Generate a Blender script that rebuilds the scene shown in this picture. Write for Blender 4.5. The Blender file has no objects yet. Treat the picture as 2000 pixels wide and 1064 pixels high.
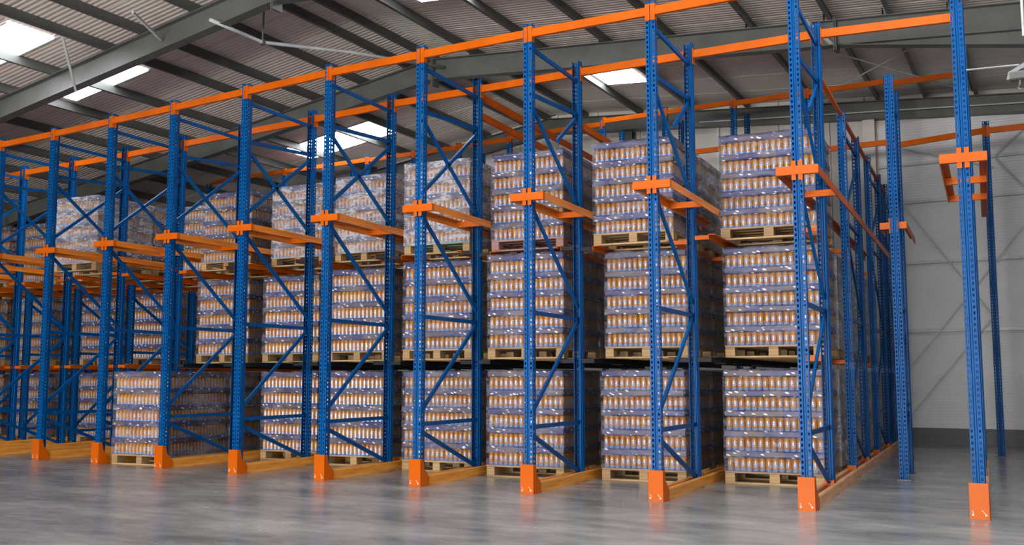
import bpy, math, random
from mathutils import Matrix, Vector
random.seed(7)
sc = bpy.context.scene
COL = sc.collection
PI = math.pi

# ------------------------------------------------------------------ camera
TH = 0.105818                       # the rack lanes run this far off square to the front row
CT, ST = math.cos(TH), math.sin(TH)

def cam_axes(yaw, pitch, roll):
    cy, sy, cp, sp = math.cos(yaw), math.sin(yaw), math.cos(pitch), math.sin(pitch)
    f = Vector((sy*cp, cy*cp, sp)); r = Vector((cy, -sy, 0)); u = r.cross(f)
    c, s = math.cos(roll), math.sin(roll)
    return r*c+u*s, u*c-r*s, f
cd = bpy.data.cameras.new('camera'); cam = bpy.data.objects.new('camera', cd); COL.objects.link(cam)
R_, U_, F_ = cam_axes(-0.54235, 0.1046, -0.00041)
M = Matrix.Identity(4)
for k, v in enumerate((R_, U_, -F_)):
    for j in range(3): M[j][k] = v[j]
M.translation = (13.70142, -9.18511, 1.16344)
cam.matrix_world = M
cd.sensor_width = 36; cd.lens = 1983.56/2000*36; cd.clip_start = .05; cd.clip_end = 200
sc.camera = cam

# ------------------------------------------------------------------ light and exposure
w = bpy.data.worlds.new('world'); sc.world = w; w.use_nodes = True
bg = w.node_tree.nodes['Background']; bg.inputs[0].default_value = (1, .985, .96, 1); bg.inputs[1].default_value = .45
vs = sc.view_settings
vs.view_transform = 'Standard'; vs.look = 'None'; vs.gamma = 1; vs.use_curve_mapping = False
vs.exposure = 0.0
SKYLIGHT = 16.0

def area(name, loc, target, sx, sy, power, col):
    l = bpy.data.lights.new(name, 'AREA'); l.shape = 'RECTANGLE'; l.size = sx; l.size_y = sy
    l.energy = power; l.color = col
    o = bpy.data.objects.new(name, l); COL.objects.link(o)
    o.location = loc
    o.rotation_euler = (Vector(target)-Vector(loc)).to_track_quat('-Z', 'Y').to_euler()
    return o
# daylight through the open loading doors in the wall behind the photographer
area('door_daylight', (13.5, -21.6, 2.6), (10.5, 0, 2.4), 9, 4.6, 1350, (1, .97, .93))
# added upward lamp standing in for yard bounce, brightens the roof underside
area('yard_bounce', (9.0, -23.5, .25), (7, -4, 7), 14, 3.0, 8800, (1, .95, .9))

# ------------------------------------------------------------------ materials
MAT = {}
def newmat(name):
    m = bpy.data.materials.new(name); m.use_nodes = True
    MAT[name] = m
    nt = m.node_tree
    return m, nt, nt.nodes['Principled BSDF']
def N(nt, typ, **kw):
    n = nt.nodes.new(typ)
    for k, v in kw.items(): setattr(n, k, v)
    return n
def mathn(nt, op, a, b=None, c=None):
    n = N(nt, 'ShaderNodeMath', operation=op)
    for i, v in enumerate((a, b, c)):
        if v is None: continue
        if isinstance(v, (int, float)): n.inputs[i].default_value = v
        else: nt.links.new(v, n.inputs[i])
    return n.outputs[0]
def ramp(nt, fac, stops):
    n = N(nt, 'ShaderNodeValToRGB'); e = n.color_ramp.elements
    while len(e) < len(stops): e.new(.5)
    for k, (p, c) in enumerate(stops):
        e[k].position = p; e[k].color = c if len(c) == 4 else (*c, 1)
    nt.links.new(fac, n.inputs[0]); return n.outputs[0]
def mixc(nt, fac, a, b):
    n = N(nt, 'ShaderNodeMix', data_type='RGBA')
    for i, v in ((0, fac), (6, a), (7, b)):
        if isinstance(v, (int, float)): n.inputs[i].default_value = v
        elif isinstance(v, tuple): n.inputs[i].default_value = (*v, 1) if len(v) == 3 else v
        else: nt.links.new(v, n.inputs[i])
    return n.outputs[2]
def noise(nt, vec, scale, detail=3, rough=.55, out=0):
    n = N(nt, 'ShaderNodeTexNoise'); n.inputs['Scale'].default_value = scale
    n.inputs['Detail'].default_value = detail; n.inputs['Roughness'].default_value = rough
    if vec is not None: nt.links.new(vec, n.inputs['Vector'])
    return n.outputs[out]
def coord(nt, kind='Object', scale=None):
    c = N(nt, 'ShaderNodeTexCoord').outputs[kind]
    if scale:
        m = N(nt, 'ShaderNodeMapping'); m.inputs['Scale'].default_value = scale
        nt.links.new(c, m.inputs['Vector']); return m.outputs[0]
    return c
def bump(nt, h, bsdf, strength=.3, dist=.01):
    b = N(nt, 'ShaderNodeBump'); b.inputs['Strength'].default_value = strength; b.inputs['Distance'].default_value = dist
    nt.links.new(h, b.inputs['Height']); nt.links.new(b.outputs[0], bsdf.inputs['Normal'])

def paint(name, c, rough=.32, chip=(.5, .5, .5), chipf=.06, spec=.5, scale=14):
    m, nt, b = newmat(name)
    v = coord(nt); n = noise(nt, v, scale, 5, .6); n2 = noise(nt, v, 2.2, 2)
    dark = tuple(x*.72 for x in c)
    base = mixc(nt, ramp(nt, n2, [(.3, (0, 0, 0)), (.75, (1, 1, 1))]), c, dark)
    base = mixc(nt, ramp(nt, n, [(.74-chipf*.5, (0, 0, 0)), (.78, (1, 1, 1))]), base, chip)
    nt.links.new(base, b.inputs['Base Color'])
    b.inputs['Roughness'].default_value = rough; b.inputs['Specular IOR Level'].default_value = spec
    return m
paint('blue', (.0, .078, .275), .42, (.0, .1, .36), .0, .12)
paint('orange', (.57, .105, .002), .40, (.8, .5, .3), .0, .14)
paint('steel_grey', (.108, .114, .108), .42, (.3, .3, .3), .0, .4)
paint('galvanised', (.55, .58, .59), .35, (.55, .55, .55), .05)
paint('purlin_grey', (.105, .11, .105), .45, (.3, .3, .3), .0, .35)
paint('purlin_light', (.26, .27, .28), .4, (.3, .3, .3), .0, .4)
paint('white_metal', (.75, .76, .78), .35)
paint('plinth', (.105, .115, .125), .6)
paint('blue_dark_steel', (.018, .022, .03), .55, (.02,.02,.03), .0, .2)  # orange rail steel darkened: shade of the gaps painted into the colour
def rail_mat(name, c1, c2):
    m, nt, b = newmat(name)
    v = coord(nt, 'Object', (9, 1.1, 22)); n = noise(nt, v, 1.6, 6, .62)
    c = ramp(nt, n, [(.28, c2), (.5, c1), (.72, tuple(min(1, x*1.35+.03) for x in c1))])
    nt.links.new(c, b.inputs['Base Color']); b.inputs['Roughness'].default_value = .38
    bump(nt, n, b, .15, .004)
rail_mat('rail_orange', (.70, .20, .014), (.46, .085, .005))
rail_mat('rail_timber', (.80, .32, .045), (.55, .16, .016))
rail_mat('rail_brown', (.78, .38, .16), (.50, .19, .065))  # rail browner and paler where lit: light painted into the colour
def wood(name, c1, c2):
    m, nt, b = newmat(name)
    v = coord(nt, 'Object', (2.2, 14, 14)); n = noise(nt, v, 2.5, 5, .6)
    oi = N(nt, 'ShaderNodeObjectInfo')
    c = ramp(nt, n, [(.25, c2), (.7, c1)])
    hs = N(nt, 'ShaderNodeHueSaturation'); nt.links.new(c, hs.inputs['Color'])
    nt.links.new(mathn(nt, 'MULTIPLY_ADD', oi.outputs['Random'], .5, .75), hs.inputs['Value'])
    nt.links.new(hs.outputs[0], b.inputs['Base Color']); b.inputs['Roughness'].default_value = .75
    bump(nt, n, b, .25, .004)
wood('wood', (.44, .295, .145), (.25, .15, .065))
wood('wood_rose', (.36, .20, .18), (.23, .11, .10))
wood('wood_green', (.23, .36, .24), (.16, .24, .16))

# concrete floor
m, nt, b = newmat('concrete')
v = coord(nt)
vm = coord(nt, 'Object', (.55, 1.3, 1))
n1 = noise(nt, vm, .9, 5, .6); n2 = noise(nt, vm, 4.5, 6, .65); n3 = noise(nt, v, 60, 2)
a = mathn(nt, 'ADD', mathn(nt, 'MULTIPLY', n1, .62), mathn(nt, 'MULTIPLY', n2, .38))
c = ramp(nt, a, [(.36, (.150, .148, .143)), (.5, (.265, .257, .243)), (.64, (.40, .385, .36))])
spk = ramp(nt, n3, [(.72, (0, 0, 0)), (.8, (1, 1, 1))])
c = mixc(nt, mathn(nt, 'MULTIPLY', spk, .0), c, (.55, .54, .52))
nt.links.new(c, b.inputs['Base Color'])
nt.links.new(mathn(nt, 'MULTIPLY_ADD', n1, .22, .13), b.inputs['Roughness'])
b.inputs['Specular IOR Level'].default_value = .45
bump(nt, noise(nt, vm, 2.2, 2), b, .05, .012)

def sheet(name, c, freq, axis, strength, spec=.4, rough=.5):
    m, nt, b = newmat(name)
    v = coord(nt)
    wv = N(nt, 'ShaderNodeTexWave', wave_type='BANDS', bands_direction=axis, wave_profile='SIN')
    wv.inputs['Scale'].default_value = freq; wv.inputs['Distortion'].default_value = .0
    nt.links.new(v, wv.inputs['Vector'])
    n = noise(nt, v, 1.1, 4)
    base = mixc(nt, n, tuple(x*.82 for x in c), tuple(min(1, x*1.12) for x in c))
    nt.links.new(base, b.inputs['Base Color']); b.inputs['Roughness'].default_value = rough
    b.inputs['Specular IOR Level'].default_value = spec
    bump(nt, wv.outputs['Fac'], b, strength, .012)
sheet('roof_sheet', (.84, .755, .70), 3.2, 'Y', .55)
sheet('ridge_lining', (.9, .93, .80), 3.2, 'Y', .3)
sheet('cladding', (.60, .61, .63), 6.0, 'Z', .18)
sheet('cladding_warm', (.56, .53, .50), 3.0, 'X', .12)

m, nt, b = newmat('skylight')
b.inputs['Base Color'].default_value = (.9, .93, .95, 1)
b.inputs['Emission Color'].default_value = (.93, .97, 1, 1); b.inputs['Emission Strength'].default_value = SKYLIGHT

# can body: printed orange, blue and white badge, white band at the foot
m, nt, b = newmat('can_print')
uv = N(nt, 'ShaderNodeUVMap').outputs[0]
sx = N(nt, 'ShaderNodeSeparateXYZ'); nt.links.new(uv, sx.inputs[0])
oi = N(nt, 'ShaderNodeObjectInfo')
nz = noise(nt, uv, 9, 3, .6, out=1)
sn = N(nt, 'ShaderNodeSeparateXYZ'); nt.links.new(nz, sn.inputs[0])
fu = mathn(nt, 'FRACT', mathn(nt, 'MULTIPLY', sx.outputs[0], 2))
du = mathn(nt, 'ADD', mathn(nt, 'SUBTRACT', fu, .5), mathn(nt, 'MULTIPLY', mathn(nt, 'SUBTRACT', sn.outputs[0], .5), .22))
dv = mathn(nt, 'ADD', mathn(nt, 'SUBTRACT', sx.outputs[1], .50), mathn(nt, 'MULTIPLY', mathn(nt, 'SUBTRACT', sn.outputs[1], .5), .30))
d2 = mathn(nt, 'SQRT', mathn(nt, 'ADD', mathn(nt, 'POWER', mathn(nt, 'MULTIPLY', du, 5.0), 2), mathn(nt, 'POWER', mathn(nt, 'MULTIPLY', dv, 5.4), 2)))
body = mixc(nt, oi.outputs['Random'], (.40, .142, .008), (.50, .23, .022))
badge = ramp(nt, d2, [(0, (.6, .66, .78)), (.30, (.6, .66, .78)), (.38, (.03, .11, .38)), (.70, (.05, .16, .46)), (.80, (.66, .70, .80)), (.98, (.66, .70, .80)), (1, (.66, .70, .80))])
isb = ramp(nt, d2, [(.93, (1, 1, 1)), (1, (0, 0, 0))])
c = mixc(nt, isb, body, badge)
blob = ramp(nt, noise(nt, uv, 26, 2), [(.40, (.44, .49, .63)), (.52, (.07, .15, .42))])
foot = ramp(nt, sx.outputs[1], [(.19, (1, 1, 1)), (.215, (0, 0, 0))])
c = mixc(nt, foot, c, blob)
nt.links.new(c, b.inputs['Base Color'])
b.inputs['Roughness'].default_value = .3; b.inputs['Metallic'].default_value = .1
m, nt, b = newmat('can_lid'); b.inputs['Base Color'].default_value = (.7, .7, .72, 1); b.inputs['Metallic'].default_value = .9; b.inputs['Roughness'].default_value = .3
m, nt, b = newmat('pack_core')
n = noise(nt, coord(nt), 20, 2)
nt.links.new(ramp(nt, n, [(.3, (.10, .045, .02)), (.7, (.2, .10, .05))]), b.inputs['Base Color']); b.inputs['Roughness'].default_value = .6

# printed band between the layers
m, nt, b = newmat('pack_band')
v = coord(nt); oi = N(nt, 'ShaderNodeObjectInfo'); s3 = N(nt, 'ShaderNodeSeparateXYZ'); nt.links.new(v, s3.inputs[0])
cx = N(nt, 'ShaderNodeCombineXYZ')
nt.links.new(mathn(nt, 'MULTIPLY', mathn(nt, 'ADD', s3.outputs[0], s3.outputs[1]), 11), cx.inputs[0])
nt.links.new(mathn(nt, 'MULTIPLY_ADD', s3.outputs[2], 24, mathn(nt, 'MULTIPLY', s3.outputs[0], 6)), cx.inputs[1])
nt.links.new(mathn(nt, 'MULTIPLY', oi.outputs['Random'], 50), cx.inputs[2])
vo = N(nt, 'ShaderNodeTexVoronoi'); vo.inputs['Scale'].default_value = 1; nt.links.new(cx.outputs[0], vo.inputs['Vector'])
fl = ramp(nt, vo.outputs['Distance'], [(.19, (1, 1, 1)), (.27, (0, 0, 0))])
n = noise(nt, v, 7, 3)
base = mixc(nt, ramp(nt, mathn(nt, 'ADD', mathn(nt, 'MULTIPLY', oi.outputs['Random'], .55), mathn(nt, 'MULTIPLY', n, .5)), [(.42, (0, 0, 0)), (.8, (1, 1, 1))]), (.05, .056, .165), (.135, .105, .11))
c = mixc(nt, fl, base, (.82, .82, .88))
nt.links.new(c, b.inputs['Base Color']); b.inputs['Roughness'].default_value = .42; b.inputs['Specular IOR Level'].default_value = .3
bump(nt, noise(nt, v, 26, 3), b, .5, .012)

# clear stretch film, milky where it is gathered
def film(name, lo, hi, col):
    m, nt, b = newmat(name)
    nt.nodes.remove(b)
    out = nt.nodes['Material Output']
    v = coord(nt, 'Object', (2.2, 2.2, 7)); oi = N(nt, 'ShaderNodeObjectInfo')
    vv = N(nt, 'ShaderNodeVectorMath', operation='ADD'); nt.links.new(v, vv.inputs[0])
    cb = N(nt, 'ShaderNodeCombineXYZ'); nt.links.new(mathn(nt, 'MULTIPLY', oi.outputs['Random'], 40), cb.inputs[0]); nt.links.new(cb.outputs[0], vv.inputs[1])
    n1 = noise(nt, vv.outputs[0], 1.5, 6, .68); n2 = noise(nt, vv.outputs[0], 6.5, 5, .65)
    f = mathn(nt, 'ADD', mathn(nt, 'MULTIPLY', n1, .65), mathn(nt, 'MULTIPLY', n2, .35))
    fac = ramp(nt, f, [(.40, (lo, lo, lo)), (.50, ((lo+hi)*.30,)*3), (.585, (hi, hi, hi))])
    d = N(nt, 'ShaderNodeBsdfDiffuse'); d.inputs[0].default_value = (*col, 1)
    g = N(nt, 'ShaderNodeBsdfGlossy'); g.inputs['Roughness'].default_value = .16
    t = N(nt, 'ShaderNodeBsdfTransparent')
    bp = N(nt, 'ShaderNodeBump'); bp.inputs['Strength'].default_value = .9; bp.inputs['Distance'].default_value = .03
    nt.links.new(n2, bp.inputs['Height']); nt.links.new(bp.outputs[0], g.inputs['Normal'])
    m1 = N(nt, 'ShaderNodeMixShader'); nt.links.new(fac, m1.inputs[0]); nt.links.new(t.outputs[0], m1.inputs[1]); nt.links.new(d.outputs[0], m1.inputs[2])
    m2 = N(nt, 'ShaderNodeMixShader')
    fr = N(nt, 'ShaderNodeFresnel'); fr.inputs[0].default_value = 1.17; nt.links.new(bp.outputs[0], fr.inputs['Normal'])
    nt.links.new(fr.outputs[0], m2.inputs[0]); nt.links.new(m1.outputs[0], m2.inputs[1]); nt.links.new(g.outputs[0], m2.inputs[2])
    nt.links.new(m2.outputs[0], out.inputs[0])
film('film', .0, .22, (.56, .56, .67))
film('film_milky', .08, .62, (.66, .66, .73))
MAT_ = MAT

film('film_pale', .34, .85, (.80, .79, .80))  # aisle-side loads: incoming light painted into a paler film colour

# ------------------------------------------------------------------ mesh helpers
class MB:
    def __init__(s): s.v = []; s.f = []; s.mi = []; s.uv = {}
    def quad(s, pts, mi=0, uv=None):
        k = len(s.v); s.v += [tuple(p) for p in pts]; s.f.append(tuple(range(k, k+len(pts)))); s.mi.append(mi)
        if uv: s.uv[len(s.f)-1] = uv
    def box(s, x0, x1, y0, y1, z0, z1, mi=0):
        k = len(s.v)
        s.v += [(x0,y0,z0),(x1,y0,z0),(x1,y1,z0),(x0,y1,z0),(x0,y0,z1),(x1,y0,z1),(x1,y1,z1),(x0,y1,z1)]
        for q in ((0,3,2,1),(4,5,6,7),(0,1,5,4),(1,2,6,5),(2,3,7,6),(3,0,4,7)):
            s.f.append(tuple(k+i for i in q)); s.mi.append(mi)
    def rbox(s, x0, x1, y0, y1, z0, z1, r, mi=0):
        # box with its edges rounded off (two rings top and bottom)
        rings = [(r, z0), (0, z0+r), (0, z1-r), (r, z1)]
        k = len(s.v)
        for ins, z in rings:
            s.v += [(x0+ins,y0+ins,z),(x1-ins,y0+ins,z),(x1-ins,y1-ins,z),(x0+ins,y1-ins,z)]
        for j in range(3):
            for i in range(4):
                a, b_ = k+4*j+i, k+4*j+(i+1) % 4
                s.f.append((a, b_, b_+4, a+4)); s.mi.append(mi)
        s.f.append((k+3,k+2,k+1,k)); s.mi.append(mi); s.f.append((k+12,k+13,k+14,k+15)); s.mi.append(mi)
    def bar(s, p, q, wx, wz, mi=0, up=(0,0,1)):
        p, q = Vector(p), Vector(q); d = (q-p).normalized(); u = Vector(up)
        a = d.cross(u)
        if a.length < 1e-3: a = d.cross(Vector((1,0,0)))
        a.normalize(); b_ = a.cross(d)
        k = len(s.v)
        for o in (p, q):
            for i, j in ((-1,-1),(1,-1),(1,1),(-1,1)):
                s.v.append(tuple(o+a*(wx/2*i)+b_*(wz/2*j)))
        for qd in ((0,1,2,3),(7,6,5,4),(0,4,5,1),(1,5,6,2),(2,6,7,3),(3,7,4,0)):
            s.f.append(tuple(k+i for i in qd)); s.mi.append(mi)
    def tube(s, pts, r, n=8, mi=0):
        pts = [Vector(p) for p in pts]; k = len(s.v)
        for i, p in enumerate(pts):
            d = (pts[min(i+1, len(pts)-1)]-pts[max(i-1, 0)]).normalized()
            a = d.cross(Vector((0,0,1)))
            if a.length < 1e-3: a = Vector((1,0,0))
            a.normalize(); b_ = d.cross(a)
            for j in range(n):
                t = 2*PI*j/n; s.v.append(tuple(p+a*(r*math.cos(t))+b_*(r*math.sin(t))))
        for i in range(len(pts)-1):
            for j in range(n):
                s.f.append((k+i*n+j, k+i*n+(j+1) % n, k+(i+1)*n+(j+1) % n, k+(i+1)*n+j)); s.mi.append(mi)
        s.f.append(tuple(k+j for j in range(n))[::-1]); s.mi.append(mi)
        s.f.append(tuple(k+(len(pts)-1)*n+j for j in range(n))); s.mi.append(mi)
    def extrude(s, prof, axis, a, b_, mi=0):
        # closed profile (list of 2D) swept along x or y
        P = (lambda t, q: (t, q[0], q[1])) if axis == 'x' else (lambda t, q: (q[0], t, q[1])) if axis == 'y' else (lambda t, q: (q[0], q[1], t))
        k = len(s.v); n = len(prof)
        s.v += [P(a, q) for q in prof]+[P(b_, q) for q in prof]
        for i in range(n):
            s.f.append((k+i, k+(i+1) % n, k+n+(i+1) % n, k+n+i)); s.mi.append(mi)
        s.f.append(tuple(range(k, k+n))[::-1]); s.mi.append(mi); s.f.append(tuple(range(k+n, k+2*n))); s.mi.append(mi)
    def holed(s, o, du, dz, w_, h_, hw, hh, n, off=0, mi=0):
        # strip of n cells, each w_ by h_, each with a slot hw by hh cut out; o origin, du across, dz up
        o, du, dz = Vector(o), Vector(du), Vector(dz)
        for i in range(n):
            b0 = o+dz*(h_*i)
            outer = [b0, b0+du*w_, b0+du*w_+dz*h_, b0+dz*h_]
            c = b0+du*(w_/2+off)+dz*(h_/2)
            inn = [c-du*(hw/2)-dz*(hh/2), c+du*(hw/2)-dz*(hh/2), c+du*(hw/2)+dz*(hh/2), c-du*(hw/2)+dz*(hh/2)]
            k = len(s.v); s.v += [tuple(p) for p in outer+inn]
            for j in range(4):
                s.f.append((k+j, k+(j+1) % 4, k+4+(j+1) % 4, k+4+j)); s.mi.append(mi)
    def mesh(s, name, mats, smooth=False):
        me = bpy.data.meshes.new(name); me.from_pydata(s.v, [], s.f)
        for m_ in mats: me.materials.append(MAT[m_] if isinstance(m_, str) else m_)
        if len(mats) > 1: me.polygons.foreach_set('material_index', s.mi)
        if s.uv:
            ul = me.uv_layers.new(name='UVMap')
            for fi, u in s.uv.items():
                st = me.polygons[fi].loop_start
                for j, t in enumerate(u): ul.data[st+j].uv = t
        if smooth: me.polygons.foreach_set('use_smooth', [True]*len(me.polygons))
        me.update(); return me
def ob(name, me, parent=None, loc=(0,0,0), rz=0, **props):
    o = bpy.data.objects.new(name, me); COL.objects.link(o)
    o.location = loc
    if rz: o.rotation_euler = (0, 0, rz)
    if parent is not None: o.parent = parent
    for k, v in props.items(): o[k] = v
    return o
def thing(name, label, cat, loc=(0,0,0), rz=0, group=None, me=None):
    o = ob(name, me, None, loc, rz); o['label'] = label; o['category'] = cat
    if group: o['group'] = group
    return o
def struct(name, me=None, loc=(0,0,0)):
    o = ob(name, me, None, loc); o['kind'] = 'structure'; return o
ORD = ['', 'first', 'second', 'third', 'fourth', 'fifth', 'sixth', 'seventh', 'eighth', 'ninth', 'tenth', 'eleventh', 'twelfth', 'thirteenth', 'fourteenth', 'fifteenth', 'sixteenth', 'seventeenth', 'eighteenth', 'nineteenth']

# ------------------------------------------------------------------ rack lines: feet of the front uprights
LX = {-8:-11.16, -7:-9.76, -6:-8.36, -5:-6.96, -4:-5.56, -3:-4.16, -2:-2.77, -1:-1.376, 0:.009, 1:1.415, 2:2.757, 3:4.176, 4:5.639, 5:6.994, 6:8.4, 7:9.79, 8:11.208, 9:12.586}
LY = {-8:.15, -7:.15, -6:.15, -5:.14, -4:.13, -3:.12, -2:.11, -1:.095, 0:.079, 1:.026, 2:-.011, 3:-.063, 4:-.127, 5:-.108, 6:-.092, 7:-.036, 8:.013, 9:.226}
def LP(i, lx, ly, z=0): return (LX[i]+CT*lx-ST*ly, LY[i]+ST*lx+CT*ly, z)
def rank(i): return ORD[10-i]

# ------------------------------------------------------------------ building
SB = -.06                     # purlins lean this far off square (x = u + SB*y)
U0, Z0, SL, SR = 3.55, 7.12, .13, -.085
UL, UR, YF, YG = -12.0, 16.2, -22.0, 10.6
def roof_z(u): return Z0+(SL*(u-U0) if u < U0 else SR*(u-U0))
def RP(u, y, dz=0): return (u+SB*y, y, roof_z(u)+dz)

fm = MB(); fm.quad([(-16,-26,0),(20,-26,0),(20,12,0),(-16,12,0)])
struct('floor', fm.mesh('floor', ['concrete']))

ceiling = struct('ceiling')
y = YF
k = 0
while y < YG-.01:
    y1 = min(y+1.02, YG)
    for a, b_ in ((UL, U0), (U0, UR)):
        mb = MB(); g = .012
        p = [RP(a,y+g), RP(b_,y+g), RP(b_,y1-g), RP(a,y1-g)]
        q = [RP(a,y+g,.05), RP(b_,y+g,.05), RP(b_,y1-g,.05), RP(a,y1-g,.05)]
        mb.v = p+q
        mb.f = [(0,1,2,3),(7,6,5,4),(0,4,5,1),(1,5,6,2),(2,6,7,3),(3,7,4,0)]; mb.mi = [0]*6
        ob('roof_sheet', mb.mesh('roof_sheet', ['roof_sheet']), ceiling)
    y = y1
mb = MB()                     # outer skin that keeps the seams dark
for a, b_ in ((UL-.1, U0), (U0, UR+.1)):
    mb.quad([RP(a,YF,.07), RP(b_,YF,.07), RP(b_,YG+.2,.07), RP(a,YG+.2,.07)])
ob('roof_underlay', mb.mesh('roof_underlay', ['plinth']), ceiling)
for k in range(16):           # pale ridge lining
    y0 = YF+k*2.04; y1 = min(y0+2.03, YG)
    mb = MB(); mb.v = [RP(3.62,y0,-.02), RP(4.28,y0,-.02), RP(4.28,y1,-.02), RP(3.62,y1,-.02), RP(3.62,y0,-.005), RP(4.28,y0,-.005), RP(4.28,y1,-.005), RP(3.62,y1,-.005)]
    mb.f = [(0,1,2,3),(7,6,5,4),(0,4,5,1),(1,5,6,2),(2,6,7,3),(3,7,4,0)]; mb.mi = [0]*6
    ob('ridge_panel', mb.mesh('ridge_panel', ['ridge_lining']), ceiling)
PUR = [-10.5,-9.2,-7.9,-6.6,-5.3,-4.0,-2.75,-1.55,-.16,.70,1.85,2.92,3.45,4.40,5.72,6.95,8.07,9.42,10.58,11.4,12.25,13.4,14.6,15.7]
for u in PUR:
    mb = MB()
    h = .17
    prof = [(-.005,0),(.005,0),(.005,-h+.01),(.06,-h+.01),(.06,-h),(-.005,-h),(-.005,-.01),(-.06,-.01),(-.06,0)]
    n = len(prof)
    for yy in (YF, YG):
        for px, pz in prof: mb.v.append((u+px+SB*yy, yy, roof_z(u)+pz-.004))
    for i in range(n): mb.f.append((i, (i+1) % n, n+(i+1) % n, n+i)); mb.mi.append(0)
    ob('purlin', mb.mesh('purlin', ['purlin_grey']), ceiling)

def rafter(yc):
    r = ob('rafter', None, ceiling)
    mb = MB()
    for a, b_, dep_a, dep_b in ((UL, -9.2, .8, .38), (-9.2, U0, .38, .38), (U0, 10.68, .38, .38), (10.68, UR, .38, .85)):
        for dz0, dz1, hw in ((0, -.014, .09), ('b', 'b', .09), ('w', 'w', .005), ('m', 'm', .09)):
            z0a, z0b = roof_z(a)-.175, roof_z(b_)-.175
            if dz0 == 0: ta, ba, tb, bb = z0a, z0a-.014, z0b, z0b-.014
            elif dz0 == 'm':
                if dep_a == dep_b: continue
                ta, ba, tb, bb = z0a-.366, z0a-.38, z0b-.366, z0b-.38
            elif dz0 == 'b': ta, ba, tb, bb = z0a-dep_a+.014, z0a-dep_a, z0b-dep_b+.014, z0b-dep_b
            else: ta, ba, tb, bb = z0a-.012, z0a-dep_a+.012, z0b-.012, z0b-dep_b+.012
            xa, xb = a+SB*yc, b_+SB*yc
            k = len(mb.v)
            mb.v += [(xa,yc-hw,ba),(xb,yc-hw,bb),(xb,yc+hw,bb),(xa,yc+hw,ba),(xa,yc-hw,ta),(xb,yc-hw,tb),(xb,yc+hw,tb),(xa,yc+hw,ta)]
            for q in ((0,3,2,1),(4,5,6,7),(0,1,5,4),(1,2,6,5),(2,3,7,6),(3,0,4,7)):
                mb.f.append(tuple(k+i for i in q)); mb.mi.append(0)
    bo = ob('web_and_flanges', mb.mesh('rafter_beam', ['steel_grey']), r)
    for u, d in ((U0, .50), (10.68, .46), (-9.2, .46)):
        mb = MB()
        for s_ in (-.022, .004):
            mb.box(u+SB*yc+s_, u+SB*yc+s_+.016, yc-.1, yc+.1, roof_z(u)-.175-d, roof_z(u)-.15)
        ob('end_plate', mb.mesh('end_plate', ['steel_grey']), r)
    for u in PUR[2:-2]:
        mb = MB(); x = u+SB*yc
        mb.box(x-.075, x-.067, yc-.05, yc+.05, roof_z(u)-.175, roof_z(u)-.05)
        ob('purlin_cleat', mb.mesh('purlin_cleat', ['steel_grey']), r)
    return r
for yc in (-17.0, -12.4, -7.9, -3.4, 1.2, 5.5): rafter(yc)
# raking stays from purlins down to the rafters
for P, Q in (((1.42,.35,6.55),(1.10,1.14,6.42)), ((-.22,.35,6.46),(-.95,1.14,5.92)), ((10.05,5.0,6.25),(10.30,5.44,5.98))):
    mb = MB(); mb.bar(P, Q, .035, .035); ob('raking_stay', mb.mesh('raking_stay', ['galvanised']), ceiling)
for P, Q in (((9.9,6.1,6.2),(11.4,9.6,6.22)), ((11.6,6.0,6.05),(9.0,9.8,6.42))):
    mb = MB(); mb.tube([P, Q], .012, 6); ob('roof_brace_rod', mb.mesh('roof_brace_rod', ['galvanised']), ceiling)

def skylight(idx, ua, ub, y0, y1):
    o = struct('window_%d' % idx)
    us = [u for u in (ua, ub)]
    mb = MB(); mb.quad([RP(ua,y0,-.012), RP(ub,y0,-.012), RP(ub,y1,-.012), RP(ua,y1,-.012)][::-1])
    ob('glazing', mb.mesh('glazing', ['skylight']), o)
    mb = MB()
    for yy in (y0-.03, y1):
        a, b_ = RP(ua,yy,-.02), RP(ub,yy,-.02); c_, d_ = RP(ub,yy+.03,-.02), RP(ua,yy+.03,-.02)
        mb.quad([a,b_,c_,d_]); mb.quad([a, b_, tuple(Vector(b_)+Vector((0,0,.03))), tuple(Vector(a)+Vector((0,0,.03)))])
    ob('window_frame', mb.mesh('window_frame', ['white_metal']), o)
SKY = [(-2.6,-.62,-.32,.5), (-2.6,-.62,1.72,2.42), (-2.1,.48,7.6,8.68), (5.78,6.62,7.5,8.45), (4.8,6.6,2.2,3.17)]
for yb in (-4.6, -9.2, -13.8, -18.4):  # unseen skylights added behind the camera and over the aisle for light
    SKY += [(6.9,9.3,yb,yb+.95), (11.0,13.2,yb+2,yb+2.95)]
SKY += [(11.0,13.2,-.6,.35), (8.2,9.3,-2.2,-1.25), (11.5,13.3,1.5,2.4)]  # more unseen skylights added to brighten the aisle side
for n_, s_ in enumerate(SKY): skylight(n_+1, *s_)

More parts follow.
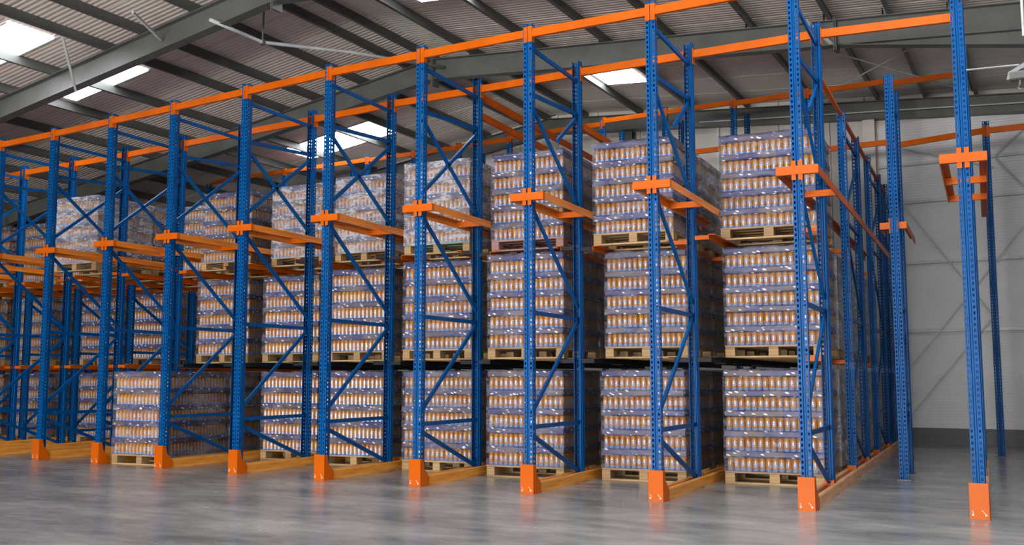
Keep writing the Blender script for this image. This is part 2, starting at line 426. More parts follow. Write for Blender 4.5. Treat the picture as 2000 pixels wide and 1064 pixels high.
# gable wall behind the racks
wb = struct('wall_back')
XC0, XC1 = 9.66, 9.88
def gz(x): return roof_z(x-SB*YG)
mb = MB(); mb.box(-14, 18, YG, YG+.15, 0, .28); ob('plinth', mb.mesh('plinth', ['plinth']), wb, (0,-.02,0))
GZ = [.28, 2.04, 3.29, 4.42, 5.13, 5.95]
for a, b_ in zip(GZ[:-1], GZ[1:]):
    mb = MB(); mb.box(XC0, 17, YG+.01, YG+.12, a+.005, b_-.005); ob('cladding_panel', mb.mesh('cladding_panel', ['cladding']), wb)
x = -13.0
while x < XC0-.05:
    x1 = min(x+1.0, XC0)
    mb = MB(); k = 0
    mb.v = [(x+.006,YG+.01,.28),(x1-.006,YG+.01,.28),(x1-.006,YG+.01,gz(x1)),(x+.006,YG+.01,gz(x)),(x+.006,YG+.1,.28),(x1-.006,YG+.1,.28),(x1-.006,YG+.1,gz(x1)),(x+.006,YG+.1,gz(x))]
    mb.f = [(0,1,2,3),(7,6,5,4),(0,4,5,1),(1,5,6,2),(2,6,7,3),(3,7,4,0)]; mb.mi = [0]*6
    ob('cladding_panel', mb.mesh('cladding_panel_tall', ['cladding_warm']), wb); x = x1
mb = MB(); mb.quad([(XC0,YG+.06,5.95),(17,YG+.06,5.95),(17,YG+.06,7.2),(XC0,YG+.06,7.2)]); mb.quad([(-14,YG+.14,0),(18,YG+.14,0),(18,YG+.14,7.3),(-14,YG+.14,7.3)])
ob('gable_infill', mb.mesh('gable_infill', ['cladding_warm']), wb)
for z in GZ[1:5]:
    mb = MB(); mb.extrude([(YG-.12,z-.03),(YG-.12,z-.02),(YG-.02,z-.02),(YG-.02,z+.03),(YG-.01,z+.03),(YG-.01,z-.03)], 'x', XC1+.01, 17)
    ob('girt', mb.mesh('girt', ['galvanised']), wb)
for xc in (-10, -5, -.3, 4.8, 9.77, 15.0):
    mb = MB(); zt = gz(xc)-.5
    mb.box(xc-.11, xc+.11, YG-.22, YG-.208, 0, zt); mb.box(xc-.11, xc+.11, YG-.032, YG-.02, 0, zt); mb.box(xc-.005, xc+.005, YG-.21, YG-.03, 0, zt)
    ob('column', mb.mesh('column', ['cladding_warm' if xc > 9 else 'steel_grey']), wb)
for a, b_ in ((-13, U0+SB*YG), (U0+SB*YG, 17)):     # end rafter along the gable
    mb = MB(); yc = YG-.25
    for dz, hh, hw in ((-.18,.015,.09), (-.5,.015,.09), (-.49,.32,.006)):
        k = len(mb.v)
        for s_ in (0, hh):
            mb.v += [(a,yc-hw,gz(a)+dz+s_),(b_,yc-hw,gz(b_)+dz+s_),(b_,yc+hw,gz(b_)+dz+s_),(a,yc+hw,gz(a)+dz+s_)]
        for q in ((0,3,2,1),(4,5,6,7),(0,1,5,4),(1,2,6,5),(2,3,7,6),(3,0,4,7)): mb.f.append(tuple(k+i for i in q)); mb.mi.append(0)
    ob('end_rafter', mb.mesh('end_rafter', ['steel_grey']), wb)
for P, Q in (((10.2,4.55),(11.75,2.25)), ((9.95,.9),(12.45,4.0)), ((10.3,.5),(11.7,2.2)), ((10.33,5.43),(11.87,4.9)), ((11.87,5.1),(12.6,5.75)), ((11.87,5.1),(12.6,4.2))):
    mb = MB(); mb.tube([(P[0],YG-.14,P[1]),(Q[0],YG-.14,Q[1])], .016, 6); ob('brace_rod', mb.mesh('brace_rod', ['galvanised']), wb)
mb = MB(); mb.tube([(6.5,YG-.4,6.38),(12.4,YG-.4,5.95),(17,YG-.4,5.6)], .014, 6); ob('conduit', mb.mesh('conduit', ['galvanised']), wb)
mb = MB(); mb.tube([(6.1,YG-.06,6.42),(6.74,YG-.06,6.4),(6.76,YG-.06,6.36),(6.76,YG-.06,4.4)], .03, 8); ob('white_pipe', mb.mesh('white_pipe', ['white_metal']), wb)
mb = MB(); mb.quad([(UL,YF,0),(UL,YG,0),(UL-.6,YG,roof_z(UL)),(UL,YF,roof_z(UL))]); struct('wall_left', mb.mesh('wall_left', ['cladding_warm']))
mb = MB(); mb.box(UR-.4, UR-.3, YF, YG, 0, 7); struct('wall_right', mb.mesh('wall_right', ['cladding']))

# wall behind the photographer with the wide loading doorway
wf = struct('wall_front')
mb = MB(); mb.box(UL-.5, 2.0, YF-.2, YF, 0, 7.4); mb.box(2.0, UR, YF-.2, YF, 5.2, 7.4); ob('wall_panel', mb.mesh('wall_panel', ['cladding_warm']), wf)

# ------------------------------------------------------------------ rack parts
def post_mesh(H):
    n = int(H/.05); mb = MB(); X, Yv, Z = Vector((1,0,0)), Vector((0,1,0)), Vector((0,0,1))
    hh = H/n
    mb.holed((-.05,0,0), X, Z, .037, hh, .016, .026, n)
    mb.holed((.013,0,0), X, Z, .037, hh, .016, .026, n)
    for x in (-.05, .05): mb.holed((x,0,0), Yv, Z, .06, hh, .013, .018, n)
    mb.quad([(-.013,0,0),(-.006,.014,0),(-.006,.014,H),(-.013,0,H)]); mb.quad([(-.006,.014,0),(.006,.014,0),(.006,.014,H),(-.006,.014,H)]); mb.quad([(.006,.014,0),(.013,0,0),(.013,0,H),(.006,.014,H)])
    for s_ in (-1, 1):
        mb.quad([(s_*.05,.06,0),(s_*.042,.07,0),(s_*.042,.07,H),(s_*.05,.06,H)])
        mb.quad([(s_*.042,.07,0),(s_*.042,.1,0),(s_*.042,.1,H),(s_*.042,.07,H)])
        mb.quad([(s_*.042,.1,0),(s_*.036,.1,0),(s_*.036,.1,H),(s_*.042,.1,H)])
    return mb.mesh('upright_post', ['blue'])
PM = {}
def pmesh(H):
    if H not in PM: PM[H] = post_mesh(H)
    return PM[H]
mb = MB(); mb.box(-.075,.075,-.03,.13,0,.008); PLATE = mb.mesh('base_plate', ['steel_grey'])
BR = {}
def bar_child(name, parent, p, q):
    key = tuple(round(v, 3) for v in (*p, *q))
    if key not in BR:
        mb = MB()
        P, Q = Vector(p), Vector(q)
        mb.bar(P, Q, .026, .044)
        BR[key] = mb.mesh(name, ['blue'])
    ob(name, BR[key], parent)
def frame(label, loc, rz, d, H, braces, group='blue rack frames'):
    t = thing('rack_frame', label, 'rack frame', loc, rz, group)
    ob('upright', pmesh(H), t); ob('upright', pmesh(H), t, (0, d, 0), PI)
    ob('base_plate', PLATE, t); ob('base_plate', PLATE, t, (0, d-.1, 0))
    for kind, zf, zb in braces:
        if isinstance(zb, tuple):        # stops short: (height, fraction along from the rear)
            z1, fr = zb; y0 = d-.06; bar_child(kind, t, (.0, y0, zf), (.0, y0-(d-.12)*fr, z1))
        else: bar_child(kind, t, (0, .06, zf), (0, d-.06, zb))
    return t
Hn, Dn = 'horizontal_brace', 'diagonal_brace'
FULL = [(Dn,.60,.11),(Hn,.67,.67),(Dn,.79,1.84),(Hn,1.86,1.86),(Dn,3.01,2.0),(Dn,4.11,3.2),(Hn,4.2,4.3),(Hn,4.71,4.71)]
for i in range(-3, 10):
    br = list(FULL)
    br.append((Dn, 3.25, 4.24) if i <= 5 else (Dn, 4.26, (3.85, .45)))
    lab = ('blue perforated front rack frame behind the orange post guard, %s from the right' % rank(i))
    x_, y_, _ = LP(i, 0, .035)
    frame(lab, (x_, y_, 0), TH, 1.49, 4.95, br)
SHORT = [(Hn,.3,.3),(Dn,.35,1.5),(Hn,1.6,1.6),(Dn,2.5,1.7)]
for i in range(-8, 1):
    lab = 'short blue rear rack frame under the pallets behind the %s front frame from right' % rank(i)
    x_, y_, _ = LP(i, 0, 1.66); frame(lab, (x_, y_, 0), TH, 1.49, 2.7, SHORT, 'short rear frames')
D8 = [(Dn,.6,.11),(Hn,.67,.67),(Dn,.8,1.84),(Hn,1.9,1.9),(Dn,3.05,2.0),(Hn,3.1,3.1),(Dn,3.2,4.0),(Hn,4.2,4.2)]
for k, (a, b_, H) in enumerate([(3.42,4.95,4.45),(6.4,8.05,4.5),(9.2,10.35,4.55)]):
    x_, y_, _ = LP(8, 0, a); frame('blue aisle-side rack frame along the brown rail, %s one back from the front row' % ORD[k+1], (x_, y_, 0), TH, b_-a, H, D8, 'aisle-side frames')
for k, (a, b_, H) in enumerate([(2.9,4.1,4.95),(5.2,6.4,4.95)]):
    x_, y_, _ = LP(9, 0, a); frame('blue rack frame hidden behind the rightmost front frame, %s one back' % ORD[k+1], (x_, y_, 0), TH, b_-a, H, D8, 'aisle-side frames')
frame('free-standing blue rack frame on base plates in the empty lane near the right', (11.43, 3.38, 0), TH, .9, 4.82, [(Dn,.2,.75),(Hn,.85,.85),(Dn,.95,1.7),(Hn,2.0,2.0),(Dn,2.2,3.0),(Dn,4.2,3.4),(Hn,4.5,4.5)], 'free-standing frames')
frame('slim blue rack frame standing near the wall right of the rightmost post', (12.03, 7.82, 0), TH, .9, 5.14, [(Dn,.2,.9),(Hn,1.0,1.0),(Dn,2.0,1.1),(Hn,3.0,3.0),(Dn,3.1,4.0)], 'free-standing frames')
# tall frames of the far row
FARX = [(-5.6,6.12),(-4.35,6.12),(-3.05,6.12),(-1.8,6.12),(-.55,6.12),(.72,6.1),(1.9,6.12),(3.15,6.13),(5.27,6.2),(6.55,6.24),(7.88,6.2),(9.19,6.2),(10.53,6.2)]
FARY = 8.2
for k, (x_, H) in enumerate(FARX):
    frame('tall blue rack frame rising behind the loads in the far row, %s from the right' % ORD[len(FARX)-k], (x_, FARY, 0), TH, 1.2, round(H-.01, 2), [(Hn,5.2,5.2),(Dn,5.1,4.2),(Hn,4.1,4.1),(Dn,4.0,3.0)], 'far row frames')

# orange post guards at the feet of the front row
mb = MB()
mb.box(-.075,.075,-.006,0,0,.297)
for s_ in (-1, 1):
    x0, x1 = s_*.075, s_*.069
    pr = [(0,0),(.17,0),(.17,.1),(.075,.19),(.05,.297),(0,.297)]
    k = len(mb.v); n = len(pr)
    mb.v += [(x0,a,b_) for a, b_ in pr]+[(x1,a,b_) for a, b_ in pr]
    for j in range(n): mb.f.append((k+j, k+(j+1) % n, k+n+(j+1) % n, k+n+j)); mb.mi.append(0)
    mb.f.append(tuple(range(k, k+n))); mb.f.append(tuple(range(k+n, k+2*n))); mb.mi += [0,0]
GUARD = mb.mesh('guard_channel', ['orange'])
mb = MB()
for x in (-.05, .05):
    mb.tube([(x,-.006,.035),(x,-.016,.035)], .009, 6)
mb.bar((.02,-.008,.075),(.055,-.008,.03),.004,.004); mb.bar((-.055,-.008,.07),(-.045,-.008,.045),.006,.004)
BOLT = mb.mesh('anchor_bolts', ['galvanised'])
for i in range(-2, 10):
    t = thing('post_guard', 'orange steel guard at the foot of the %s front post from the right' % rank(i), 'post guard', LP(i,0,0), TH*.4, 'orange post guards')
    ob('channel', GUARD, t); ob('anchor_bolt', BOLT, t)

# floor guide rails
RL = {}
def rail_mesh(L, m_):
    if (L, m_) not in RL:
        mb = MB(); mb.extrude([(-.022,0),(.022,0),(.022,.1),(.012,.112),(-.012,.112),(-.022,.1)], 'y', 0, L); RL[(L, m_)] = mb.mesh('guide_rail', [m_])
    return RL[(L, m_)]
mb = MB(); mb.box(-.03,.03,-.03,.13,.004,.135); mb.box(-.05,.05,-.045,-.03,.004,.15); SADDLE = mb.mesh('rail_saddle', ['orange'])
for i in range(-3, 10):
    L = {8: 9.6, 9: 5.4}.get(i, 4.6)
    for s_, side in ((-1, 'left'), (1, 'right')):
        m_ = 'rail_brown' if i >= 8 else 'rail_timber'
        t = thing('guide_rail', '%s floor rail on the %s side of the %s rack line from the right' % ('brown' if i >= 8 else 'orange', side, rank(i)), 'rail', LP(i, s_*.052, .085), TH, 'floor guide rails', rail_mesh(L, m_))
        if s_ > 0:
            ys = [1.44, 3.35, 4.82, 6.3, 7.9] if i == 8 else [1.6]
            for ly in ys: ob('rail_saddle', SADDLE, t, (-.052, ly-.085, 0))

# orange beams
CONN = {}
def connector(side):
    if side in CONN: return CONN[side]
    mb = MB(); x0 = .003
    for yy in (-.004,): mb.holed((x0,yy,-.10), Vector((1,0,0)), Vector((0,0,1)), .049, .0425, .012, .02, 4)
    mb.box(x0, x0+.05, -.0035, -.001, -.10, .07)
    mb.quad([(x0+.049,-.004,-.10),(x0+.049,.06,-.10),(x0+.049,.06,.07),(x0+.049,-.004,.07)])
    if side < 0: mb.v = [(-a, b_, c_) for a, b_, c_ in mb.v]
    CONN[side] = mb.mesh('end_connector', ['orange_dark' if False else 'orange']); return CONN[side]
BM = {}
def beam(label, p, q, z, group, h=.092, conn=True, yoff=0.0, name='tie_beam', side_conn=False):
    d = Vector((q[0]-p[0], q[1]-p[1], 0)); L = d.length; rz = math.atan2(d.y, d.x)
    t = thing(name, label, 'beam', (p[0], p[1], z), rz, group)
    key = (round(L, 3), h, yoff)
    if key not in BM:
        mb = MB(); y0 = yoff
        mb.extrude([(y0,-h/2),(y0+.045,-h/2),(y0+.045,h/2),(y0+.012,h/2),(y0+.012,h/2-.022),(y0,h/2-.022)], 'x', .05, L-.05); BM[key] = mb.mesh('beam_bar', ['orange'])
    ob('beam_bar', BM[key], t)
    if conn:
        if side_conn:
            for x in (.052, L-.056):
                k2 = 'sc'
                if k2 not in BM:
                    mb = MB(); mb.box(0,.006,-.005,.07,-.12,.06); BM[k2] = mb.mesh('end_connector', ['orange'])
                ob('end_connector', BM[k2], t, (x, yoff-.01, 0))
        else:
            ob('end_connector', connector(1), t); ob('end_connector', connector(-1), t, (L, 0, 0))
    return t
for i in range(-3, 9):
    a, b_ = LP(i,0,.035), LP(i+1,0,.035)
    beam('orange tie beam across the top of the front row, %s span from the right' % rank(i+1), a, b_, 4.85, 'front top beams')
for i in range(-3, 9):
    a, b_ = LP(i,0,1.46), LP(i+1,0,1.46)
    beam('orange tie beam on the second row of post tops, %s span from the right' % rank(i+1), a, b_, 4.82, 'second row beams', side_conn=True, yoff=.01)
for k in range(len(FARX)-1):
    (x0, h0), (x1, h1) = FARX[k], FARX[k+1]
    z = (h0+h1)/2-.09
    beam('orange tie beam high on the far row of tall frames, %s span from the right' % ORD[len(FARX)-k], (x0,FARY), (x1,FARY), z, 'far row upper beams')
beam('orange tie beam end running behind the rightmost front post, far row', (10.53,FARY), (11.75,FARY), 6.06, 'far row upper beams')
FL = [(6.9,5.38),(7.88,5.34),(9.19,5.2),(10.53,5.06),(12.03,5.05),(13.4,5.05)]
for k in range(len(FL)-1):
    beam('orange lower tie beam along the far row near the wall, %s span from the right' % ORD[len(FL)-1-k], (FL[k][0],FARY-.03 if k < 3 else (FARY-.03 if k == 3 else 7.8)), (FL[k+1][0],FARY-.03 if k < 3 else 7.8), (FL[k][1]+FL[k+1][1])/2-.06, 'far row lower beams')
for k, z in enumerate((4.75, 4.50)):
    a, b_ = LP(5,0,1.5), LP(5,0,6.2)
    beam('orange depth tie running back from the fifth front frame from right, %s one' % ('upper' if k == 0 else 'lower'), a, b_, z, 'depth ties', conn=False, yoff=-.02, name='depth_tie')
a, b_ = LP(6,0,1.6), LP(6,0,6.2); beam('orange depth tie running back from the fourth front frame from right', a, b_, 4.2, 'depth ties', conn=False, yoff=-.02, name='depth_tie')
a, b_ = LP(8,.0,1.5), LP(8,.0,9.3); beam('thin brown-orange tie running back along the tops of the aisle-side frames', a, b_, 4.42, 'depth ties', h=.05, conn=False, yoff=-.02, name='depth_tie')

# upper pallet rails with their front brackets
CB = {}
def rail_bracket(i, L, lab, loc=None, w_=.19, rz=TH):
    t = thing('pallet_rail_bracket', lab, 'pallet rail', loc or LP(i,0,0,3.07), rz, 'upper pallet rails')
    key = ('c', w_)
    if key not in CB:
        mb = MB(); mb.box(-w_,w_,-.004,.05,-.04,.04); CB[key] = mb.mesh('crossbar', ['orange'])
        mb = MB(); mb.holed((-.02,0,-.0), Vector((1,0,0)), Vector((0,0,1)), .04, .05, .014, .018, 1); mb.box(-.02,.02,.002,.006,0,.05); CB['t'] = mb.mesh('mounting_tab', ['orange'])
    ob('crossbar', CB[key], t)
    for x in (-.03, .03):
        ob('mounting_tab', CB['t'], t, (x,.005,.04)); ob('mounting_tab', CB['t'], t, (x,.005,-.09))
    if not isinstance(L, tuple): L = (L, L)
    for s_, l_ in ((-1, L[0]), (1, L[1])):
        key = ('r', s_, l_, w_)
        if key not in CB:
            mb = MB(); x = s_*w_
            mb.extrude([(x,-.04),(x,.04),(x-s_*.065,.04),(x-s_*.065,.034),(x-s_*.006,.034),(x-s_*.006,-.04)], 'y', .05, l_); CB[key] = mb.mesh('side_rail', ['rail_orange' if i < 8 else 'orange'])
        ob('side_rail', CB[key], t)
    for yy in ((1.1, 2.12) if i == 9 else (1.28,)):
        if yy < min(L):
            key = ('x', w_)
            if key not in CB:
                mb = MB(); mb.box(-w_+.006,w_-.006,0,.04,-.035,.03); CB[key] = mb.mesh('cross_strut', ['orange'])
            ob('cross_strut', CB[key], t, (0,yy,0))
    return t
for i in range(-3, 10):
    rail_bracket(i, {8: 7.5, 9: (2.2, 3.9)}.get(i, 3.0), 'orange bracket and pallet rails on the %s front post from the right' % rank(i))
rail_bracket(10, (.7, 1.6), 'small orange bracket on the free-standing frame in the empty lane', LP(8,.56,3.36,2.98), w_=.15)
# support rails under the pallets
TOPZ = {-4:2.88, -3:2.87, -2:2.86, -1:2.90, 0:2.87, 1:2.83, 2:2.84, 3:2.80, 4:2.77, 5:2.73, 6:2.71, 7:2.75}
SRM = {}
for i in range(-8, 9):
    for tier_, nm in ((1, 'middle'), (2, 'top')):
        for s_ in (-1, 1):
            if i == 8 and s_ > 0 or i == -8 and s_ < 0: continue
            L = 7.2 if i in (7, 8) else 6.2
            z = 1.405 if tier_ == 1 else TOPZ.get(i if s_ > 0 else i-1, 2.8)
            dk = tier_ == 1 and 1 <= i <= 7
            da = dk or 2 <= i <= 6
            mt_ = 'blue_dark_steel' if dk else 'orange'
            if (s_, L, dk, da) not in SRM:
                mb = MB(); x0, x1 = (.0, .075) if s_ > 0 else (-.075, .0)
                mb.box(x0, x1, 0, L, -.008, 0)
                xw = 0 if s_ > 0 else -.006
                mb.box(xw, xw+.006, 0, L, -.06, -.008)
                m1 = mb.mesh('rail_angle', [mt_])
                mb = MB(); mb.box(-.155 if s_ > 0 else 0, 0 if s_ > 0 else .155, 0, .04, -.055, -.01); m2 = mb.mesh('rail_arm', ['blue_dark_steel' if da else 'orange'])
                SRM[(s_, L, dk, da)] = (m1, m2)
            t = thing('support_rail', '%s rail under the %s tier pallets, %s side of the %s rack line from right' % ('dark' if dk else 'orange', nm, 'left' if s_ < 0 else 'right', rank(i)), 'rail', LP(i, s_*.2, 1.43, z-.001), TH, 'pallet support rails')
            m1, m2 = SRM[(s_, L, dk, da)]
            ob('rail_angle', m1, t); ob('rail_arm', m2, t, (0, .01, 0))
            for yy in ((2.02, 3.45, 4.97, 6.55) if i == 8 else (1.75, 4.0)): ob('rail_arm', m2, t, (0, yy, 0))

# ------------------------------------------------------------------ pallets
PB = {}
def pallet_meshes(wd):
    def B(x0,x1,y0,y1,z0,z1,m_):
        mb = MB(); mb.rbox(x0,x1,y0,y1,z0,z1,.003); return mb.mesh('pallet_part', [m_])
    for mt in ('wood', 'wood_rose', 'wood_green'):
        PB[mt] = dict(deck=B(0,1.0,0,.145,0,.022,mt), stringer=B(-.05,.05,0,1.2,0,.02,mt if mt != 'wood_green' else 'wood'),
                      block=B(-.05,.05,0,.14,0,.078,mt if mt != 'wood_green' else 'wood'), bottom=B(0,1.0,0,.12,0,.021,mt if mt != 'wood_green' else 'wood'))
pallet_meshes(1.0)
def pallet(loc, label, mt='wood', sx=1.0):
    t = thing('pallet', label, 'pallet', loc, TH, 'wooden pallets'); t.scale = (sx, 1, 1)
    p = PB[mt]
    for k in range(6): ob('deck_board', p['deck'], t, (0, k*.211, .12))
    for x in (.05, .5, .95):
        ob('stringer_board', p['stringer'], t, (x, 0, .0995))
        for yy in (.0, .53, 1.06): ob('block', p['block'], t, (x, yy, .0215))
    for yy in (0, .54, 1.08): ob('bottom_board', p['bottom'], t, (0, yy, 0))
    return t

# ------------------------------------------------------------------ packs of cans
CR, CH, LH = .0315, .150, .224
PX, PY, NX, NY = .196, .39, 5, 3
def can_into(mb, x, y, z, rot, n=12, mb_side=0, mb_lid=1):
    rings = [(.9,0),(1,.006),(1,.106),(.93,.124),(.76,.140),(.58,.150)]
    base = len(mb.v)
    for r, h in rings:
        for j in range(n):
            t = 2*PI*j/n-PI/2; mb.v.append((x+CR*r*math.cos(t), y+CR*r*math.sin(t), z+h))
    for k in range(len(rings)-1):
        for j in range(n):
            j2 = (j+1) % n
            mb.f.append((base+k*n+j, base+k*n+j2, base+(k+1)*n+j2, base+(k+1)*n+j)); mb.mi.append(mb_side)
            u0, u1 = j/n+rot+.25, (j+1)/n+rot+.25; v0, v1 = rings[k][1]/CH, rings[k+1][1]/CH
            mb.uv[len(mb.f)-1] = [(u0,v0),(u1,v0),(u1,v1),(u0,v1)]
    mb.f.append(tuple(base+(len(rings)-1)*n+j for j in range(n))); mb.mi.append(mb_lid)
    mb.uv[len(mb.f)-1] = [(0,.9)]*n
rnd = random.Random(3)
cm = []
for k in range(4):
    mb = MB(); can_into(mb, 0, 0, 0, rnd.uniform(-.12,.12), 14); cm.append(mb.mesh('can', ['can_print','can_lid'], True))
def pack_mesh(front, right, left, n=10, nbx=3, seed=0):
    r_ = random.Random(seed); mb = MB()
    mb.rbox(-.004, PX+.004-.004, -.010, PY+.004, .151, LH-.001, .012, 2)
    i_ = .04
    mb.box(i_ if left else .002, PX-i_ if right else PX-.002, i_ if front else .002, PY-.002, .001, .146, 3)
    if front:
        for k in range(3): can_into(mb, PX/6+k*PX/3, CR+.004, 0, r_.uniform(-.15,.15), n)
    if right:
        for k in range(6):
            if k == 0 and front: continue
            can_into(mb, PX-CR-.002, PY/12+k*PY/6, 0, r_.uniform(-.15,.15)+.25, n)
    if left:
        for k in range(6):
            if k == 0 and front: continue
            can_into(mb, CR+.002, PY/12+k*PY/6, 0, r_.uniform(-.15,.15)-.25, n)
    return mb.mesh('can_pack', ['can_print','can_lid','pack_band','pack_core'])
PK = {}
def pk(front, right, left, seed):
    key = (front, right, left, seed)
    if key not in PK: PK[key] = pack_mesh(front, right, left, 10, 3, seed)
    return PK[key]
# core-only pack for fronts whose cans are placed one by one
def core_mesh(right, left):
    key = ('core', right, left)
    if key in PK: return PK[key]
    r_ = random.Random(11); mb = MB()
    mb.rbox(-.004, PX, -.010, PY+.004, .151, LH-.001, .012, 2)
    mb.box(.04 if left else .002, PX-.04 if right else PX-.002, .04, PY-.002, .001, .146, 3)
    if right:
        for k in range(1, 6): can_into(mb, PX-CR-.002, PY/12+k*PY/6, 0, r_.uniform(-.15,.15)+.25, 10)
    if left:
        for k in range(1, 6): can_into(mb, CR+.002, PY/12+k*PY/6, 0, r_.uniform(-.15,.15)-.25, 10)
    PK[key] = mb.mesh('can_pack', ['can_print','can_lid','pack_band','pack_core']); return PK[key]
def stack_mesh(seed):
    r_ = random.Random(seed); mb = MB()
    for L in range(5):
        z = L*LH
        for cx in range(NX):
            for cy in range(NY):
                if 0 < cx < NX-1 and 0 < cy: continue
                x0, y0 = cx*PX+r_.uniform(-.003,.003), cy*PY
                mb.rbox(x0-.004, x0+PX, y0-.01, y0+PY, z+.151, z+LH-.001, .012, 2)
        mb.box(.04, NX*PX-.04, .04, NY*PY-.002, z+.001, z+.146, 3)
        for k in range(15): can_into(mb, PX/6+k*PX/3, CR+.004, z, r_.uniform(-.15,.15), 8)
        for s_ in (0, 1):
            for k in range(1, 18): can_into(mb, (NX*PX-CR-.002) if s_ else CR+.002, PY/12+k*PY/6, z, r_.uniform(-.15,.15)+.25, 8)
    return mb.mesh('can_stack', ['can_print','can_lid','pack_band','pack_core'])
STACK = [stack_mesh(k) for k in (1, 2)]
def film_mesh(seed):
    r_ = random.Random(seed); mb = MB()
    W_, D_, H_ = NX*PX, NY*PY, 5*LH
    e = .018
    def off(x, y, z):
        a = math.sin(x*9+seed*1.7+z*5)*.5+math.sin(z*14+y*7+seed)*.35+math.sin((x+y)*23+z*9+seed*3)*.25
        return a*.006
    def bulge(z):
        t = (z % LH)/LH
        return .0 if t > .62 else -.010*math.sin(PI*t/.62)
    def face(P, nu, nv, nrm):
        k = len(mb.v)
        for j in range(nv+1):
            for i in range(nu+1):
                x, y, z = P(i/nu, j/nv); o = off(x, y, z)+(bulge(z) if nrm[2] == 0 else 0)
                mb.v.append((x+nrm[0]*o, y+nrm[1]*o, z+nrm[2]*o))
        for j in range(nv):
            for i in range(nu):
                a = k+j*(nu+1)+i; mb.f.append((a, a+1, a+nu+2, a+nu+1)); mb.mi.append(0)
    face(lambda u, v: (-e+u*(W_+2*e), -e-.006, -.02+v*(H_+.03)), 14, 30, (0,-1,0))
    face(lambda u, v: (W_+e, -e-.006+u*(D_+2*e), -.02+v*(H_+.03)), 14, 30, (1,0,0))
    face(lambda u, v: (-e, -e-.006+u*(D_+2*e), -.02+v*(H_+.03)), 14, 30, (-1,0,0))
    face(lambda u, v: (-e+u*(W_+2*e), -e-.006+v*(D_+2*e), H_+.012), 10, 10, (0,0,1))
    return mb.mesh('stretch_film', ['film'], True)
FILM = [film_mesh(k) for k in range(3)]
FILM_M = []
for k in range(2):
    me = FILM[k].copy(); me.materials.clear(); me.materials.append(MAT['film_milky']); FILM_M.append(me)

FILM_P = FILM[1].copy(); FILM_P.materials.clear(); FILM_P.materials.append(MAT['film_pale'])
TIER = ['floor', 'middle', 'top']
def load(lane, ly, z, tier, depth, detail, label, plabel, wood_='wood', sx=1.0, sz=1.0, milky=False, lx=.2):
    pallet(LP(lane, lx, ly, z), plabel, wood_, sx)
    t = thing('wrapped_can_load', label, 'pallet load', LP(lane, lx+.01*sx, ly+.012, z+.144), TH, 'wrapped loads of cans')
    t.scale = (sx, 1, sz)
    r_ = random.Random(lane*97+tier*13+int(ly*10))
    if detail == 0:
        ob('can_stack', STACK[r_.randrange(2)], t, kind='stuff')
    else:
        for L in range(5):
            jx, jy = r_.uniform(-.006,.006), r_.uniform(-.006,.004)
            for cx in range(NX):
                for cy in range(NY):
                    if 0 < cx < NX-1 and cy > 0: continue
                    fr, ri, le = cy == 0, cx == NX-1, cx == 0
                    loc = (cx*PX+jx+r_.uniform(-.002,.002), cy*PY+jy+r_.uniform(-.004,.003), L*LH)
                    if detail == 2 and fr:
                        p = ob('can_pack', core_mesh(ri, le), t, loc)
                        for k in range(3):
                            ob('can', cm[r_.randrange(4)], p, (PX/6+k*PX/3, CR+.004, 0), r_.uniform(-.5,.5))
                    else: ob('can_pack', pk(fr, ri, le, r_.randrange(2)), t, loc)
    ob('stretch_film', FILM_P if lane == 7 and depth > 0 else (FILM_M[r_.randrange(2)] if milky else FILM[r_.randrange(3)]), t)
    return t
LOADS = {
 0: {-4:[2.2], -3:[2.2], -2:[2.7], -1:[2.9], 0:[4.2], 1:[.11,1.34,2.57], 2:[1.82,3.05], 3:[1.6,2.85], 4:[1.51,2.76], 5:[1.36,2.61], 6:[1.68,2.93], 7:[1.98,3.25,4.5,5.75,7.0]},
 1: {-4:[2.2], -3:[2.2], -2:[2.69,3.95], -1:[2.68,3.94], 0:[3.9], 1:[1.71,2.96], 2:[1.81,3.06], 3:[1.64,2.89], 4:[1.5,2.75], 5:[1.38,2.63], 6:[1.84,3.09], 7:[2.12,3.38,4.63,5.88,7.1]},
 2: {-4:[2.2], -3:[2.3], -2:[2.2], -1:[.99,2.22,3.45], 0:[2.5], 1:[1.76,3.0], 2:[1.97], 3:[1.81], 4:[1.51], 5:[1.48], 6:[1.47,2.72], 7:[2.02]},
}
for lane in range(-8, 7):                      # extra loads added deep in the lanes to darken and close the gaps
    for tier in (1, 2): LOADS[tier].setdefault(lane, [] if lane > -5 else [2.6]).append(6.1)
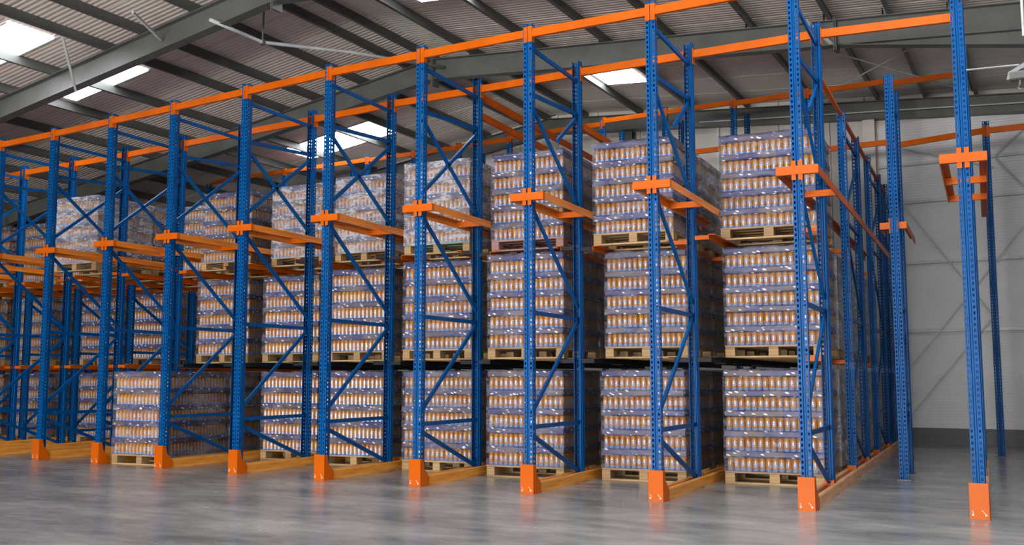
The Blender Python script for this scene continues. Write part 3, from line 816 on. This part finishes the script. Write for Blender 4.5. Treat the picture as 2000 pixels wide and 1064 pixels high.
for tier, lanes in LOADS.items():
    for lane, lys in lanes.items():
        for dpt, ly in enumerate(lys):
            z = (0, 1.405, TOPZ.get(lane, 2.8))[tier]
            lr = ORD[8-lane]+' lane from the right'
            dn = 'rearmost' if ly == 6.1 else ['front', 'second', 'third', 'fourth', 'fifth'][dpt]
            front = dpt == 0 and ly < 6
            det = 0
            if front and lane >= 4: det = 2
            elif front and lane >= 1 or (tier == 2 and lane == -1 and dpt == 0): det = 1
            wd = 'wood_rose' if (tier, lane, dpt) == (2,5,0) else 'wood_green' if (tier, lane, dpt) == (2,4,0) else 'wood'
            wl = {'wood': 'wooden', 'wood_rose': 'reddish-brown', 'wood_green': 'green-edged wooden'}[wd]
            load(lane, ly, z, tier, dpt, det,
                 'film-wrapped load of orange cans, %s in the %s tier, %s' % (dn, TIER[tier], lr),
                 '%s pallet under the %s load of the %s tier, %s' % (wl, dn, TIER[tier], lr),
                 wd, sx=1.09 if lane == 7 else .96 if (tier == 2) else 1.0, sz=.95 if tier == 2 else 1.0,
                 milky=(tier == 2 and lane in (2, 3, 4)) or (tier == 2 and lane == -1 and dpt == 0) or (lane == 7 and dpt > 0) or (tier == 2 and lane == 6 and dpt > 0))

# ------------------------------------------------------------------ small things under the roof
mb = MB(); mb.tube([(2.39,.95,6.44),(2.40,1.5,6.42),(2.41,2.0,6.40),(2.9,3.5,6.58),(3.46,5.4,6.74)], .03, 8)
t = thing('sprinkler_pipe', 'silver pipe slung under the roof from the left rafter to the ridge', 'pipe', me=mb.mesh('sprinkler_pipe', ['galvanised'], True))
mb = MB(); mb.tube([(2.41,2.0,6.42),(2.43,2.0,7.1)], .016, 6); mb.box(2.37,2.45,1.97,2.03,6.36,6.44); ob('hanger_rod', mb.mesh('hanger_rod', ['steel_grey']), t)
hx = thing('hanging_fixture', 'grey metal lamp fixture with hook hanging at the right edge of view', 'fixture', (12.86,2.5,4.36))
mb = MB(); mb.extrude([(-.02,.0),(.12,.06),(.16,.14),(.16,.5),(.13,.5),(.13,.17),(.09,.10),(-.06,.02),(-.08,-.06),(-.04,-.06)], 'y', -.05, .05); ob('bracket_arm', mb.mesh('bracket_arm', ['purlin_light']), hx)
mb = MB(); mb.rbox(-.05,.10,-.06,.06,-.07,.02,.012); ob('housing', mb.mesh('fixture_housing', ['steel_grey']), hx)
mb = MB(); mb.tube([(.04,0,-.06),(.04,0,-.11),(.02,0,-.15),(.05,0,-.17)], .012, 6); ob('hook', mb.mesh('fixture_hook', ['purlin_light']), hx)
mb = MB(); mb.tube([(.1,0,.4),(.1,0,2.0)], .015, 6); ob('drop_rod', mb.mesh('drop_rod', ['galvanised']), hx)
mb = MB(); mb.tube([(12.35,2.6,4.51),(12.9,2.52,4.46)], .011, 6)
thing('stay_rod', 'thin silver rod from the rightmost post to the hanging fixture', 'rod', me=mb.mesh('stay_rod', ['purlin_light']))
